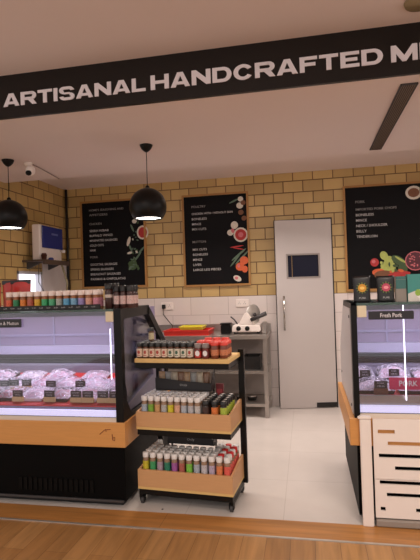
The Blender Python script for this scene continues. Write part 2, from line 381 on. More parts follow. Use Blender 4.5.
# ------------------------------------------------------------------ pendants
def pendant(label, loc):
    t = empty('pendant_lamp', loc); tag(t, label, 'lamp', 'black globe pendants over the counter')
    MB().lathe([(.008, -.055), (.020, -.048), (.038, -.03), (.048, -.01), (.050, -.0005)], n=20).build('canopy', M_black, t)
    MB().lathe([(.003, -.35), (.003, -.05)], n=8).build('cord', M_black, t)
    r = .143; cz = -.475; prof = []
    for k in range(15):
        a = R(-42)+(R(86)-R(-42))*k/14; prof.append((r*math.cos(a), cz+r*math.sin(a)))
    inner = [(p[0]*.965, cz+(p[1]-cz)*.965) for p in prof]
    MB().lathe([inner[0]]+prof, n=32, cap=False).lathe(inner, n=32, cap=False).lathe([(.018, cz+r-.004), (.016, cz+r+.012), (.006, cz+r+.022)], n=12).build('lamp_shade', M_black, t)
    MB().lathe([(.100, cz-.084), (.102, cz-.078)], n=28).build('diffuser', M_bulb, t)
    l = bpy.data.lights.new('pendant_light', 'SPOT'); l.energy = 22; l.spot_size = R(120); l.spot_blend = .6; l.color = (1, .86, .72); l.shadow_soft_size = .05
    o = bpy.data.objects.new('pendant_light', l); COL.objects.link(o); o.parent = t; o.location = (0, 0, cz-.10)
pendant('black globe pendant lamp hanging in front of the left menu board', (-1.172, 3.56, 2.4995))
pendant('black globe pendant lamp nearest the left edge, beside the camera', (-2.395, 3.62, 2.4995))

# security camera and cable
c = empty('security_camera', (-2.29, 3.75, 2.4995)); tag(c, 'small white security camera with black lens on the ceiling', 'camera')
MB().lathe([(.022, -.03), (.035, -.012), (.035, 0)], n=18).build('mount', M_white, c)
MB().lathe([(.012, -.1), (.032, -.085), (.04, -.06), (.036, -.035), (.02, -.02)], (.02, 0, -.01), 18).build('camera_body', M_white, c)
MB().lathe([(.001, -.026), (.018, -.02), (.026, -.004), (.020, .014), (.001, .02)], (.02, -.03, -.092), 16).build('lens', M_black, c)
tag(MB().tube([(-2.275, 3.80, 2.4945), (-2.285, 3.95, 2.4945), (-2.31, 4.15, 2.4945), (-2.335, 4.36, 2.4945)], .004).build('camera_cable', mat('grey_cable', (150, 130, 124), .5)), 'thin pale cable running along ceiling from the security camera', 'cable')

# ------------------------------------------------------------------ menu boards
def veg(b, items, y):
    for (x, z, rx, rz, mi, rot) in items: b.disc((x, z), rx, rz, y, mi, 16, rot); y -= .0002
VM = [mat('print_'+n, c_, .6, noise=.25, nscale=60) for n, c_ in (('white', (212, 204, 190)), ('red', (178, 44, 44)), ('green', (62, 84, 46)), ('tomato', (214, 96, 52)), ('pink', (206, 110, 116)), ('brown', (120, 76, 48)), ('sage', (90, 112, 92)), ('berry', (86, 30, 44)), ('lime', (176, 186, 96)), ('dark', (20, 22, 20)))]
W_, RD, GR, TO, PK, BR, SA, BE, LI, DK = range(10)
def board(label, x0, x1, z0, z1, lines, pics):
    t = empty('menu_board', ((x0+x1)/2, YB, z0)); tag(t, label, 'menu board', 'black menu boards on the brick wall')
    w2 = (x1-x0)/2; h = z1-z0; fw = .022
    b = MB(); b.box(-w2, w2, -.03, 0, 0, fw); b.box(-w2, w2, -.03, 0, h-fw, h); b.box(-w2, -w2+fw, -.03, 0, fw, h-fw); b.box(w2-fw, w2, -.03, 0, fw, h-fw)
    b.build('board_frame', M_fr, t)
    MB().box(-w2+fw, w2-fw, -.018, -.001, fw, h-fw).build('board_panel', M_board, t)
    for (s, fx, fz, wd, hh, dim) in lines:
        text(s, -w2+fx, -w2+fx+wd, h-fz-hh, h-fz, -.0195, M_chalk2 if dim else M_chalk, 'lettering', t, bold=.01, depth=0)
    b = MB(); veg(b, [(-w2+a, h-c_, e, f, g, r) for a, c_, e, f, g, r in pics], -.019); b.build('produce_picture', VM, t)
random.seed(3)
def leafy(cx, cz, n, spread, cols, s=(.012, .03)):
    return [(cx+random.uniform(-spread[0], spread[0]), cz+random.uniform(-spread[1], spread[1]), random.uniform(*s), random.uniform(*s)*.6, random.choice(cols), random.uniform(0, 3)) for _ in range(n)]
board('left black menu board listing chicken and pork, behind pendant lamp', -2.715, -1.875, 1.415, 2.492, [
    ("HOME'S SEASONING AND", .115, .10, .45, .026, 1), ('APPETIZERS', .115, .16, .24, .026, 1), ('CHICKEN', .115, .27, .16, .026, 1),
    ('SEEKH KEBAB', .115, .355, .25, .026, 0), ("BUFFALO WINGS", .115, .415, .30, .026, 0), ('MARINATED SAUSAGES', .115, .475, .36, .026, 0), ('COLD CUTS', .115, .535, .18, .026, 0), ('HAM', .115, .595, .07, .026, 0),
    ('PORK', .115, .68, .10, .026, 1), ('COCKTAIL SAUSAGES', .115, .77, .35, .027, 0), ('SPRING SAUSAGES', .115, .83, .30, .027, 0), ('BREAKFAST SAUSAGES', .115, .89, .39, .027, 0), ('PARMAS & CHIPOLATAS', .115, .95, .45, .027, 0)],
    [(.80, .42, .075, .085, W_, 0), (.80, .42, .055, .065, RD, 0), (.70, .28, .03, .026, W_, 0), (.74, .20, .026, .02, PK, 0), (.67, .36, .012, .05, SA, .4), (.62, .52, .02, .06, W_, -.3), (.64, .60, .012, .05, SA, .4), (.63, .66, .035, .014, W_, .2), (.66, .82, .05, .05, GR, 0), (.72, .72, .012, .09, SA, -.7), (.70, .78, .012, .08, GR, .3), (.78, .63, .012, .06, SA, -.8)]
    + leafy(.70, .48, 14, (.05, .2), [SA, GR, W_], (.008, .02)) + leafy(.68, .8, 12, (.06, .07), [SA, GR, GR], (.012, .03)))
board('middle black menu board listing poultry and mutton, left of door', -1.415, -.625, 1.395, 2.482, [
    ('POULTRY', .115, .13, .17, .026, 1), ('CHICKEN WITH / WITHOUT SKIN', .115, .215, .49, .024, 0), ('BONELESS', .115, .275, .18, .026, 0), ('MINCE', .115, .335, .11, .026, 0), ('MIX CUTS', .115, .395, .17, .026, 0),
    ('MUTTON', .115, .545, .16, .026, 1), ('MIX CUTS', .115, .635, .17, .026, 0), ('BONELESS', .115, .695, .18, .026, 0), ('MINCE', .115, .755, .11, .026, 0), ('LIVER', .115, .815, .10, .026, 0), ('LARGE LEG PIECES', .115, .875, .33, .026, 0)],
    [(.62, .105, .06, .010, SA, .4), (.70, .085, .032, .03, W_, 0), (.69, .16, .04, .036, W_, 0), (.73, .13, .03, .028, BR, 0), (.70, .24, .032, .03, BR, 0), (.735, .31, .03, .028, BR, .3), (.62, .385, .042, .045, W_, 0), (.57, .47, .038, .035, W_, 0), (.60, .45, .02, .03, PK, .4),
     (.69, .50, .085, .085, W_, 0), (.69, .50, .066, .066, RD, 0), (.69, .50, .03, .03, PK, 0), (.64, .635, .08, .008, RD, .1), (.66, .66, .07, .007, RD, -.2), (.66, .73, .012, .11, SA, -.9), (.70, .76, .01, .12, SA, -.8), (.62, .79, .01, .10, SA, -.7), (.72, .80, .05, .048, TO, 0), (.67, .87, .05, .048, TO, 0), (.725, .90, .035, .04, TO, 0), (.655, .86, .015, .02, PK, 0),
     (.635, 1.005, .05, .032, W_, -.5), (.625, 1.0, .02, .018, PK, 0)])
board('right black menu board listing pork cuts above pouches and vegetables', .435, 1.50, 1.29, 2.46, [
    ('PORK', .13, .17, .10, .028, 1), ('IMPORTED PORK CHOPS', .13, .255, .43, .026, 1), ('BONELESS', .13, .315, .19, .028, 0), ('MINCE', .13, .375, .115, .028, 0), ('NECK / SHOULDER', .13, .435, .33, .028, 0), ('BELLY', .13, .495, .11, .028, 0), ('TENDERLOIN', .13, .555, .22, .028, 0)],
    [(.74, .12, .085, .075, W_, 0), (.74, .12, .06, .05, BR, 0), (.86, .10, .06, .09, GR, 0), (.85, .62, .06, .055, W_, 0), (.90, .74, .04, .04, RD, 0), (.31, .86, .045, .046, RD, 0), (.30, .85, .02, .02, PK, 0),
     (.41, .79, .04, .05, LI, .4), (.46, .84, .05, .045, LI, 0), (.43, .90, .06, .05, LI, .2), (.48, .92, .05, .06, LI, 0), (.40, .95, .05, .03, LI, 0), (.56, .85, .085, .045, GR, -.6), (.58, .84, .07, .012, LI, -.6), (.60, .94, .05, .06, GR, 0), (.73, .86, .105, .105, PK, 0), (.73, .86, .095, .095, BE, 0), (.50, .985, .14, .03, BR, .1), (.35, .97, .07, .04, TO, 0), (.40, 1.0, .10, .05, BR, 0), (.56, 1.0, .12, .03, RD, .1), (.49, .965, .03, .016, TO, .3), (.58, .96, .03, .016, TO, -.3)]
    + [(.73+random.uniform(-.07, .07), .86+random.uniform(-.07, .07), .008, .008, PK, 0) for _ in range(22)] + leafy(.45, .9, 10, (.08, .06), [LI, LI, GR], (.012, .03)))

# wall sockets
def socket(label, x, z, plug):
    t = empty('wall_socket', (x, YB, z)); tag(t, label, 'socket', 'white wall sockets')
    MB().box(-.075, .075, -.012, 0, -.045, .045).build('face_plate', M_white, t, bevel=.004)
    b = MB()
    for sx in (-.035, .03):
        b.lathe([(.004, -.0135), (.004, -.0122)], (sx, 0, .012), 8, axis='Y'); b.lathe([(.004, -.0135), (.004, -.0122)], (sx-.01, 0, -.008), 8, axis='Y'); b.lathe([(.004, -.0135), (.004, -.0122)], (sx+.01, 0, -.008), 8, axis='Y')
    b.build('socket_hole', M_grey, t)
    if plug: MB().box(-.055, -.015, -.05, -.014, -.03, .02).build('plug', M_blackm, t, bevel=.005)
socket('white wall socket with a black plug in it', -1.64, 1.175, True)
socket('white wall socket above the meat slicer', -.735, 1.19, False)
tag(MB().tube([(-1.675, 5.55, 1.155), (-1.68, 5.555, 1.08), (-1.62, 5.56, 1.0), (-1.57, 5.54, .95), (-1.54, 5.45, .885)], .005).build('power_cable', M_blackm), 'black power cable hanging from the plug down to the bench', 'cable')

# ------------------------------------------------------------------ water purifier on shelf, left wall
t = empty('wall_shelf', (XL, 4.92, 1.735)); tag(t, 'small dark shelf holding the water purifier on left wall', 'shelf')
MB().box(0.001, .26, -.29, .26, -.02, 0).box(.24, .26, -.29, .26, -.05, -.02).build('shelf_board', mat('brown_shelf', (84, 66, 54), .5), t)
for y in (-.2, .22): MB().prism([(0.001, -.0205), (.20, -.0205), (.02, -.09), (0.001, -.09)], y-.008, y+.008, 'Y').build('bracket', M_grey, t)
t = empty('water_purifier', (XL+.13, 4.945, 1.7352)); tag(t, 'white water purifier with translucent blue front on wall shelf', 'water purifier')
MB().box(-.06, .035, -.235, .235, 0, .385).build('housing', M_white, t, bevel=.015)
MB().box(-.128, -.061, -.1, .1, .1, .3).build('mounting_box', M_white, t)
MB().prism([(-.20, .135), (.235, .135), (.235, .375), (-.20, .375)], .037, .05, 'X').build('front_cover', M_bluep, t, bevel=.005)
MB().box(.0505, .054, -.02, .12, .285, .305).build('badge', mat('badge_blue', (96, 104, 170), .4), t)
MB().lathe([(.001, -.02), (.018, -.02), (.02, .01), (.001, .012)], (.075, .2, .12), 12).tube([(.036, .2, .12), (.08, .2, .12)], .008).build('tap', M_white, t)
tag(MB().lathe([(.022, 0), (.032, .05), (.033, .05)], (XL+.215, 4.70, 1.7353), 16).lathe([(.029, .05), (.022, .07)], (XL+.215, 4.70, 1.7353), 16).build('bowl', mat('brown_ceramic', (92, 52, 40), .5)), 'small brown bowl beside the water purifier', 'bowl')
tag(MB().lathe([(.028, 0), (.03, .015), (.018, .028)], (XL+.222, 4.83, 1.7353), 16).build('blue_cloth', mat('blue_cloth', (60, 70, 130), .8, bump=.6)), 'crumpled blue cloth on the purifier shelf', 'cloth')
tag(MB().tube([(XL+.20, 5.10, 1.70), (XL+.19, 5.24, 1.5), (XL+.14, 5.30, 1.2), (XL+.12, 5.32, 1.0)], .012).build('drain_hose', mat('beige_hose', (150, 136, 104), .5)), 'beige drain hose hanging below the purifier shelf', 'hose')
tag(MB().tube([(XL+.14, 4.72, 1.71), (XL+.12, 4.74, 1.5), (XL+.10, 4.98, 1.3), (XL+.10, 5.0, 1.1)], .004).build('hanging_wire', M_grey), 'thin grey wire hanging in front of window', 'wire')

# ------------------------------------------------------------------ steel bench and things on it
BX0, BX1, BY0, BY1, BZ = -2.15, -.415, 5.08, 5.58, .868
t = empty('steel_bench', ((BX0+BX1)/2, (BY0+BY1)/2, 0)); tag(t, 'stainless steel work bench with shelves against the tiled wall', 'bench')
hx, hy = (BX1-BX0)/2, (BY1-BY0)/2
MB().box(-hx, hx, -hy, hy, BZ-.042, BZ).build('worktop', M_steel, t, bevel=.004)
MB().box(-hx, hx, hy-.012, hy+.012, BZ, BZ+.085).build('backsplash', M_steel, t)
for (x, y) in ((-hx+.03, -hy+.03), (hx-.03, -hy+.03), (-hx+.03, hy-.03), (hx-.03, hy-.03)):
    MB().box(x-.02, x+.02, y-.02, y+.02, 0, BZ-.042).build('leg', M_steel, t)
for z in (.115, .46): MB().box(-hx+.02, hx-.012, -hy+.02, hy-.02, z, z+.03).build('shelf', M_steel, t)
MB().box(-hx+.9, hx-.05, hy-.02, hy-.01, .15, .80).build('back_sheet', mat('back_sheet_grey', (150, 140, 134), .5), t)
t = empty('drawer_basket', (-.60, 5.30, .4905)); tag(t, 'dark basket sitting on the bench middle shelf', 'basket')
b = MB(); b.box(-.09, .09, -.12, .12, 0, .01); b.box(-.09, -.08, -.12, .12, .01, .14); b.box(.08, .09, -.12, .12, .01, .14); b.box(-.08, .08, -.12, -.11, .01, .14); b.box(-.08, .08, .11, .12, .01, .14); b.build('basket_shell', M_blackm, t)
for i, x in enumerate((-.62, -.74, -.86)):
    tt = empty('steel_pan', (x, 5.28, .1455)); tag(tt, 'dark lidded pan on bottom bench shelf, %s from the right' % ORD[i], 'pan', 'pans on the bench bottom shelf')
    MB().lathe([(.045, 0), (.052, .035), (.052, .04)], n=20).build('pan_body', M_blackm, tt); MB().lathe([(.052, .04), (.03, .052), (.008, .055), (.008, .065)], n=20).build('pan_lid', M_steel, tt)
# slicer
t = empty('meat_slicer', (-.63, 5.32, BZ+.0002)); tag(t, 'white and steel meat slicer on the right end of bench', 'slicer')
MB().prism([(-.18, .02), (.12, .02), (.14, .045), (.12, .10), (-.16, .10), (-.18, .07)], -.10, .12, 'Y').build('slicer_body', M_white, t, bevel=.012)
for x, y in ((-.15, -.08), (.1, -.08), (-.15, .1), (.1, .1)): MB().lathe([(.014, 0), (.012, .022)], (x, y, 0), 10).build('foot', M_blackm, t)
MB().prism([(-.11, .10), (.06, .10), (.03, .17), (-.01, .235), (-.04, .22)], -.09, .0, 'Y').build('blade_tower', M_white, t, bevel=.008)
MB().lathe([(.001, -.006), (.11, -.004), (.115, 0), (.11, .004), (.001, .008)], (0, 0, 0), 28, axis='Y').build('blade', M_alu, t, loc=(.045, .02, .20), rot=(0, R(12), R(52)))
MB().lathe([(.001, -.012), (.022, -.012), (.022, .0), (.001, 0)], (0, 0, 0), 16, axis='Y').build('blade_cap', M_grey, t, loc=(.06, .005, .20), rot=(0, 0, R(52)))
MB().tube([(.03, -.1, .15), (.20, -.1, .22)], [.02, .024], 10).build('pusher_handle', M_grey, t)
for x in (-.105, -.01): MB().lathe([(.001, -.022), (.024, -.022), (.026, 0), (.001, 0)], (x, -.101, .06), 18, axis='Y').build('knob', M_black, t)
MB().box(.145, .19, -.08, .10, 0, .12).build('food_carriage', M_steel, t, bevel=.006)
MB().tube([(-.13, 0, .10), (-.16, -.01, .15), (-.20, -.02, .185)], .008).build('lever', M_grey, t)
t = empty('storage_canister', (-.885, 5.30, BZ+.0002)); tag(t, 'black rectangular canister left of the meat slicer', 'container')
MB().box(-.055, .055, -.05, .05, 0, .10).build('canister_body', M_black, t, bevel=.012); MB().box(-.06, .06, -.055, .055, .101, .118).build('lid', M_black, t, bevel=.006)
b = MB()
def tray(name, label, m, cx, cy, z, w_, d_, h_):
    t = empty(name, (cx, cy, z)); tag(t, label, 'tray', 'trays on the bench')
    b = MB(); b.box(-w_/2, w_/2, -d_/2, d_/2, 0, .008)
    b.box(-w_/2, -w_/2+.01, -d_/2, d_/2, .008, h_); b.box(w_/2-.01, w_/2, -d_/2, d_/2, .008, h_); b.box(-w_/2+.01, w_/2-.01, -d_/2, -d_/2+.01, .008, h_); b.box(-w_/2+.01, w_/2-.01, d_/2-.01, d_/2, .008, h_)
    b.build('tray_body', m, t); b = MB()
    b.box(-w_/2-.012, w_/2+.012, -d_/2-.012, -d_/2, h_-.008, h_); b.box(-w_/2-.012, w_/2+.012, d_/2, d_/2+.012, h_-.008, h_); b.box(-w_/2-.012, -w_/2, -d_/2, d_/2, h_-.008, h_); b.box(w_/2, w_/2+.012, -d_/2, d_/2, h_-.008, h_)
    b.build('rim', m, t)
tray('plastic_tray', 'red plastic tray on the steel bench behind jars', mat('tray_red', (214, 52, 42), .4), -1.30, 5.28, BZ+.0002, .50, .30, .055)
tray('plastic_tray', 'yellow tray on top of the red tray', mat('tray_yellow', (222, 212, 60), .4), -1.26, 5.30, BZ+.0562, .25, .20, .035)

# ------------------------------------------------------------------ display cases
def case(label, x0, x1, dz, side, scribble=False):
    """front face at y=2.93; side = +1 when the visible end is at x1, -1 when at x0"""
    L = x1-x0; t = empty('display_case', ((x0+x1)/2, 3.40, 0)); tag(t, label, 'display case', 'refrigerated meat display cases')
    h = L/2; yf = -.47; yb = .55; e = .02
    MB().box(-h+.01, h-.01, yf+.02, yb, .035, .39+dz).build('base_cabinet', M_cab, t, bevel=.004)
    MB().box(-h+.04, h-.04, yf+.05, yb-.04, .0, .035).build('plinth', M_grey if side < 0 else M_blackm, t)
    b = MB()
    gx0 = (-1.93-(x0+x1)/2) if side > 0 else -h+.2
    for k in range(15): b.box(gx0+k*.0365, gx0+k*.0365+.024, yf+.012, yf+.0198, .085, .165)
    b.build('vent_grille', mat('grille_dark', (17, 15, 14), .5, spec=.08), t)
    MB().box(-h+.02, h-.02, yf+.004, yf+.0198, .033, .047).build('kick_rail', M_grey, t, bevel=.003)
    # bumper
    bz0, bz1 = .39+dz, .548+dz
    o = .03
    bp = MB().box(-h-(o if side < 0 else 0), h+(o*.3 if side > 0 else 0), yf-.012, yf+.02, bz0, bz1).box(-h-(o if side < 0 else 0), -h+.02-.0, yf+.02, yb+.02, bz0, bz1).box(h-.02, h+(o*.3 if side > 0 else 0), yf+.02, yb+.02, bz0, bz1).build('wood_bumper', M_wood, t, bevel=.004)
    if scribble:
        sx = -1.245-(x0+x1)/2; y = yf-.0145; b = MB()
        b.tube([(sx-.085, y, bz0+.082), (sx-.05, y, bz0+.112), (sx-.01, y, bz0+.116)], .0018, 5); b.tube([(sx-.045, y, bz0+.118), (sx-.04, y, bz0+.100)], .0015, 5); b.tube([(sx+.0, y, bz0+.085), (sx+.002, y, bz0+.05), (sx+.015, y, bz0+.045), (sx+.018, y, bz0+.065), (sx+.002, y, bz0+.062)], .002, 5)
        b.build('pen_mark', mat('dark_red_ink', (120, 30, 24), .6), bp)
    # tub
    MB().box(-h+.01, h-.01, yf+.02, yb, bz0+.0005, bz1-.001).build('insulated_tub', M_beige, t)
    MB().prism([(yf+.0, bz1), (yf+.06, bz1), (yf+.06, bz1+.03), (yf+.01, bz1+.026)], -h+.01, h-.05, 'X').build('front_sill', mat('cream_sill', (214, 196, 178), .4), t)
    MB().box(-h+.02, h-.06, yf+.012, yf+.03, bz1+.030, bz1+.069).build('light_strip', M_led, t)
    MB().box(-h+.02, h-.06, yf+.008, yf+.034, bz1+.0265, bz1+.0295).build('strip_rail', M_grey, t)
    # deck, sloping up to the rear
    q_ = 1 if side > 0 else .45
    D0 = (yf+.06, .635+dz); D1 = (.20, .74+dz); Dm = (D0[0]+(D1[0]-D0[0])*q_, D0[1]+(D1[1]-D0[1])*q_)
    MB().prism([(D0[0], bz1), (D1[0], bz1), (D1[0], D1[1]-.009), (D0[0], D0[1]-.009)], -h+.015, h-.015, 'X').build('deck_body', M_lav2, t)
    MB().prism([(D0[0], D0[1]-.008), (Dm[0], Dm[1]-.008), (Dm[0], Dm[1]), (D0[0], D0[1])], -h+.02, h-.055, 'X').build('deck_mat', M_red, t)
    if side < 0: MB().box(-h+.015, h-.015, yf+.036, yf+.059, bz1+.05, .72+.01).build('steel_edge', M_steel, t)
    # rear wall: louvre, painted reflection band, panel
    MB().prism([(D1[0], bz1), (yb-.02, bz1), (yb-.02, 1.0), (.31, .98), (.26, .82), (D1[0], .80)], -h+.015, h-.015, 'X').build('rear_duct', M_lav2, t)
    b = MB()
    for k in range(5): b.box(-h+.02, h-.02, .232+k*.004, .25+k*.004, .815+k*.0125, .821+k*.0125)
    b.build('louvre', mat('louvre_dark', (40, 36, 42), .5), t)
    MB().box(-h+.015, h-.015, .225, .262, .888, .955).build('glare_band', M_glare, t)  # pale strip imitating a reflected band of light in the case glass
    MB().prism([(.262, .957), (.30, .957), (.10, 1.255), (.06, 1.255)] if False else [(.262, .957), (.285, .957), (.285, 1.255), (.262, 1.255)], -h+.015, h-.015, 'X').build('back_panel', M_lav, t)
    b = MB()
    for k in range(int(L/.5)): b.box(-h+.3+k*.5, -h+.312+k*.5, .2535, .2615, .957, 1.255)
    b.box(-h+.015, h-.015, .250, .2615, 1.03, 1.045)
    b.build('door_track', mat('track_lilac', (150, 144, 172), .4), t)
    # end frames with glass
    for s in (-1, 1):
        xa, xb = (h-.05, h) if s > 0 else (-h, -h+.05)
        if side < 0 and s < 0: xb = -h+.032
        b = MB()
        b.box(xa, xb, yf-.004, yf+.045, bz1-.02, 1.272)
        b.box(xa, xb, yf+.045, .10, 1.205, 1.272)
        b.prism([(.06, 1.272), (.12, 1.25), (yb, .93), (yb, .84), (.09, 1.205), (.06, 1.205)], xa, xb, 'X')
        b.box(xa, xb, yb-.06, yb, bz1, .90)
        b.prism([(yf+.045, bz1), (yb, bz1), (yb, bz1+.04), (yf+.13, bz1+.04), (yf+.07, bz1+.12), (yf+.06, bz1+.2), (yf+.045, bz1+.24)], xa, xb, 'X')
        b.build('end_frame', M_black, t)
        m_ = M_glass if side > 0 else mat('end_panel_white', (206, 200, 200), .3)
        xg = (xa+xb)/2 if side > 0 else (-h-.001 if s < 0 else h-.01)
        MB().prism([(yf+.045, bz1+.01), (yb-.03, bz1+.01), (yb-.03, .9), (.10, 1.235), (yf+.045, 1.24)], xg-.003, xg+.003, 'X').build('side_glass' if side > 0 else 'end_panel', m_, t)
        if side < 0 and s < 0:
            for (yy, zz) in ((yf+.09, 1.19), (yf+.1, .66), (.42, .72)): MB().lathe([(.009, -.003), (.009, 0)], (-h-.004, yy, zz), 12, axis='X').build('bolt', M_black, t)
    fx0, fx1 = (-h+.032 if side < 0 else -h+.05), h-.05
    MB().box(fx0, fx1, yf+.002, yf+.007, bz1+.031, 1.258).build('front_glass', M_glass, t)
    MB().box(-h+.002, h-.05, yf-.004, .08, 1.2725 if False else 1.2585, 1.272).build('top_glass', M_gtop, t)
    # lamps of the case, then the upright glare bar
    MB().box(fx0+.02, fx1-.02, -.12, -.10, 1.235, 1.255).build('case_lamp', M_glowbar, t)
    MB().box(fx0+.01, fx1-.01, -.150, -.144, 1.212, 1.2575).build('lamp_shield', M_lav2, t)
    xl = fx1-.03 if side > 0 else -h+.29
    MB().box(xl-.003, xl+.003, yf+.0085, yf+.0145, .71 if side < 0 else .82, 1.255 if side < 0 else 1.145).build('upright_glare', M_glowbar, t)  # added glowing bar imitating a lamp's reflection in the front glass
    xc = h-.075 if side > 0 else -h+.06
    MB().box(xc-.026, xc+.026, yf-.012, yf+.03, 1.190, 1.2575).build('glass_clamp', M_beige, t, bevel=.004)
    area_l = bpy.data.lights.new('case_light', 'AREA'); area_l.shape = 'RECTANGLE'; area_l.size = L-.2; area_l.size_y = .03; area_l.energy = 4.4*L; area_l.color = (.86, .80, 1)
    ol = bpy.data.objects.new('case_light', area_l); COL.objects.link(ol); ol.parent = t; ol.location = (0, -.11, 1.232)
    return t
LX0, LX1 = -2.85, -1.168
RX0, RX1 = .249, 1.75
lc = case('long black and wood meat display case on the left', LX0, LX1, 0, 1, True)
rc = case('meat display case at right edge marked Fresh Pork', RX0, RX1, .06, -1)

# name plates on the case glass
t = empty('name_plate', (-2.02, 2.918, 1.165)); tag(t, 'black Chicken & Mutton name plate on left case glass', 'name plate')
MB().box(-.17, .155, 0, .006, 0, .056).build('plate', M_card, t, bevel=.004); text('Fresh Chicken & Mutton', -.155, .135, .017, .040, -.001, M_text, 'lettering', t, depth=0)
t = empty('name_plate', (.47, 2.918, 1.176)); tag(t, 'black Fresh Pork name plate on right case glass', 'name plate')
MB().box(-.125, .122, 0, .006, 0, .048).build('plate', M_card, t, bevel=.004); text('Fresh Pork', -.06, .058, .012, .036, -.001, M_text, 'lettering', t, bold=.01, depth=0)

# ------------------------------------------------------------------ packs of meat and price cards
def meat_mesh(seed, w_, d_, h_):
    rnd = random.Random(seed); b = MB(); nx, ny = 12, 9
    ph = [(rnd.uniform(4, 9), rnd.uniform(4, 9), rnd.uniform(0, 6)) for _ in range(3)]
    def H(u, v):
        e = min(1, 3.2*min(u, 1-u))*min(1, 3.2*min(v, 1-v)); e = max(e, 0)**.6
        k = sum(math.sin(a*u+c_)*math.cos(b_*v+c_) for a, b_, c_ in ph)/3
        return h_*e*(.72+.38*k)
    vs = []; 
    for j in range(ny+1):
        for i in range(nx+1):
            u, v = i/nx, j/ny; vs.append(((u-.5)*w_, (v-.5)*d_, .006+H(u, v)))
    fs = [(j*(nx+1)+i, j*(nx+1)+i+1, (j+1)*(nx+1)+i+1, (j+1)*(nx+1)+i) for j in range(ny) for i in range(nx)]
    n0 = len(vs); 
    for j in range(ny+1):
        for i in range(nx+1): vs.append(((i/nx-.5)*w_, (j/ny-.5)*d_, .004))
    fs += [tuple(n0+k for k in f)[::-1] for f in fs]
    return b.add(vs, fs, 0, True), H
MT = [mat('meat_%d' % i, c_, .3, noise=.35, nscale=34, coat=.4, bump=.4) for i, c_ in enumerate(((222, 188, 206), (214, 172, 192), (204, 154, 174), (230, 206, 216), (192, 132, 150)))]
TRAYW = mat('foam_tray', (226, 222, 232), .5); TRAYB = mat('black_tray', (30, 28, 34), .4)
def film_mat(name, cov):
    m = bpy.data.materials.new(name); m.use_nodes = True; b_ = m.node_tree.nodes['Principled BSDF']; nt = m.node_tree
    b_.inputs['Base Color'].default_value = (.90, .84, .98, 1); b_.inputs['Roughness'].default_value = .14; b_.inputs['Alpha'].default_value = cov
    n = nt.nodes.new('ShaderNodeTexNoise'); n.inputs['Scale'].default_value = 22; n.inputs['Distortion'].default_value = 2.5; n.inputs['Detail'].default_value = 3
    tc = nt.nodes.new('ShaderNodeTexCoord'); nt.links.new(tc.outputs['Object'], n.inputs['Vector'])
    bp = nt.nodes.new('ShaderNodeBump'); bp.inputs['Strength'].default_value = 1; bp.inputs['Distance'].default_value = .03
    nt.links.new(n.outputs['Fac'], bp.inputs['Height']); nt.links.new(bp.outputs[0], b_.inputs['Normal'])
    r = nt.nodes.new('ShaderNodeMapRange'); r.inputs[1].default_value = .45; r.inputs[2].default_value = .7; r.inputs[3].default_value = cov*.5; r.inputs[4].default_value = min(1, cov*2.1)
    nt.links.new(n.outputs['Fac'], r.inputs[0]); nt.links.new(r.outputs[0], b_.inputs['Alpha'])
    return m
FILM = film_mat('wrinkled_film', .42)
def deck_z(y, dz): return .635+dz+(y-2.99)*(.105/.61)
def pack(label, x, y, w_, d_, h_, dz, seed, mi, tr, rz=0, group='', up=0):
    t = empty('meat_package', (x, y, deck_z(y, dz)+.0015+up), rot=(math.atan(.105/.61), 0, rz)); tag(t, label, 'meat package', group)
    b = MB(); b.prism([(-w_/2+.012, 0), (w_/2-.012, 0), (w_/2, .022), (w_/2-.004, .022), (w_/2-.014, .004), (-w_/2+.014, .004), (-w_/2+.004, .022), (-w_/2, .022)], -d_/2, d_/2, 'Y'); b.box(-w_/2+.01, w_/2-.01, -d_/2-.004, -d_/2, 0, .022); b.box(-w_/2+.01, w_/2-.01, d_/2, d_/2+.004, 0, .022)
    b.build('tray', tr, t)
    mb, H = meat_mesh(seed, w_-.035, d_-.02, h_); mb.build('meat', MT[mi], t)
    vs = []; nx, ny = 16, 12; rnd = random.Random(seed+99)
    for j in range(ny+1):
        for i in range(nx+1):
            u, v = i/nx, j/ny; z = .024+max(0, H(u, v))*1.02+rnd.uniform(-.0025, .004); 
            vs.append(((u-.5)*(w_+.006), (v-.5)*(d_+.012), z))
    fs = [(j*(nx+1)+i, j*(nx+1)+i+1, (j+1)*(nx+1)+i+1, (j+1)*(nx+1)+i) for j in range(ny) for i in range(nx)]
    MB().add(vs, fs, 0, True).build('film_wrap', FILM, t)
random.seed(11)
GP = 'wrapped meat packages in the left case'
k = 0
rows = [('front', 3.135, .20, (-1.30, -1.50, -1.70, -1.90, -2.10, -2.30, -2.50, -2.70)), ('middle', 3.325, .185, (-1.33, -1.54, -1.76, -1.97, -2.18, -2.40, -2.62)), ('back', 3.49, .135, (-1.32, -1.60, -1.90, -2.14, -2.38, -2.62))]
for rn, y, dd, xs in rows:
    for i, x in enumerate(xs):
        pack('film-wrapped tray of pale raw meat, %s from right in %s row of left case' % (ORD[i], rn), x, y, .192 if rn == 'front' else .2, dd-.02, random.uniform(.04, .06) if rn != 'back' else random.uniform(.035, .06), 0, k, random.randrange(5), TRAYW if random.random() < .7 else TRAYB, random.uniform(-.04, .04), GP); k += 1
GP = 'wrapped meat packages in the right case'
for i, (lab, x, y, w_, d_, h_, mi) in enumerate((('rear left', .345, 3.40, .14, .17, .05, 3), ('rear centre, tallest', .54, 3.38, .20, .17, .07, 0), ('front left, behind the brown card', .395, 3.17, .22, .17, .055, 3), ('front, behind the pink tag', .615, 3.17, .19, .17, .045, 1), ('rear right, out past the centre', .76, 3.38, .2, .17, .05, 2), ('front, third from the left', .83, 3.17, .2, .17, .05, 0))):
    pack('film-wrapped pork on black tray, ' + lab, x, y, w_, d_, h_, .06, 40+i, mi, TRAYB, 0, GP)

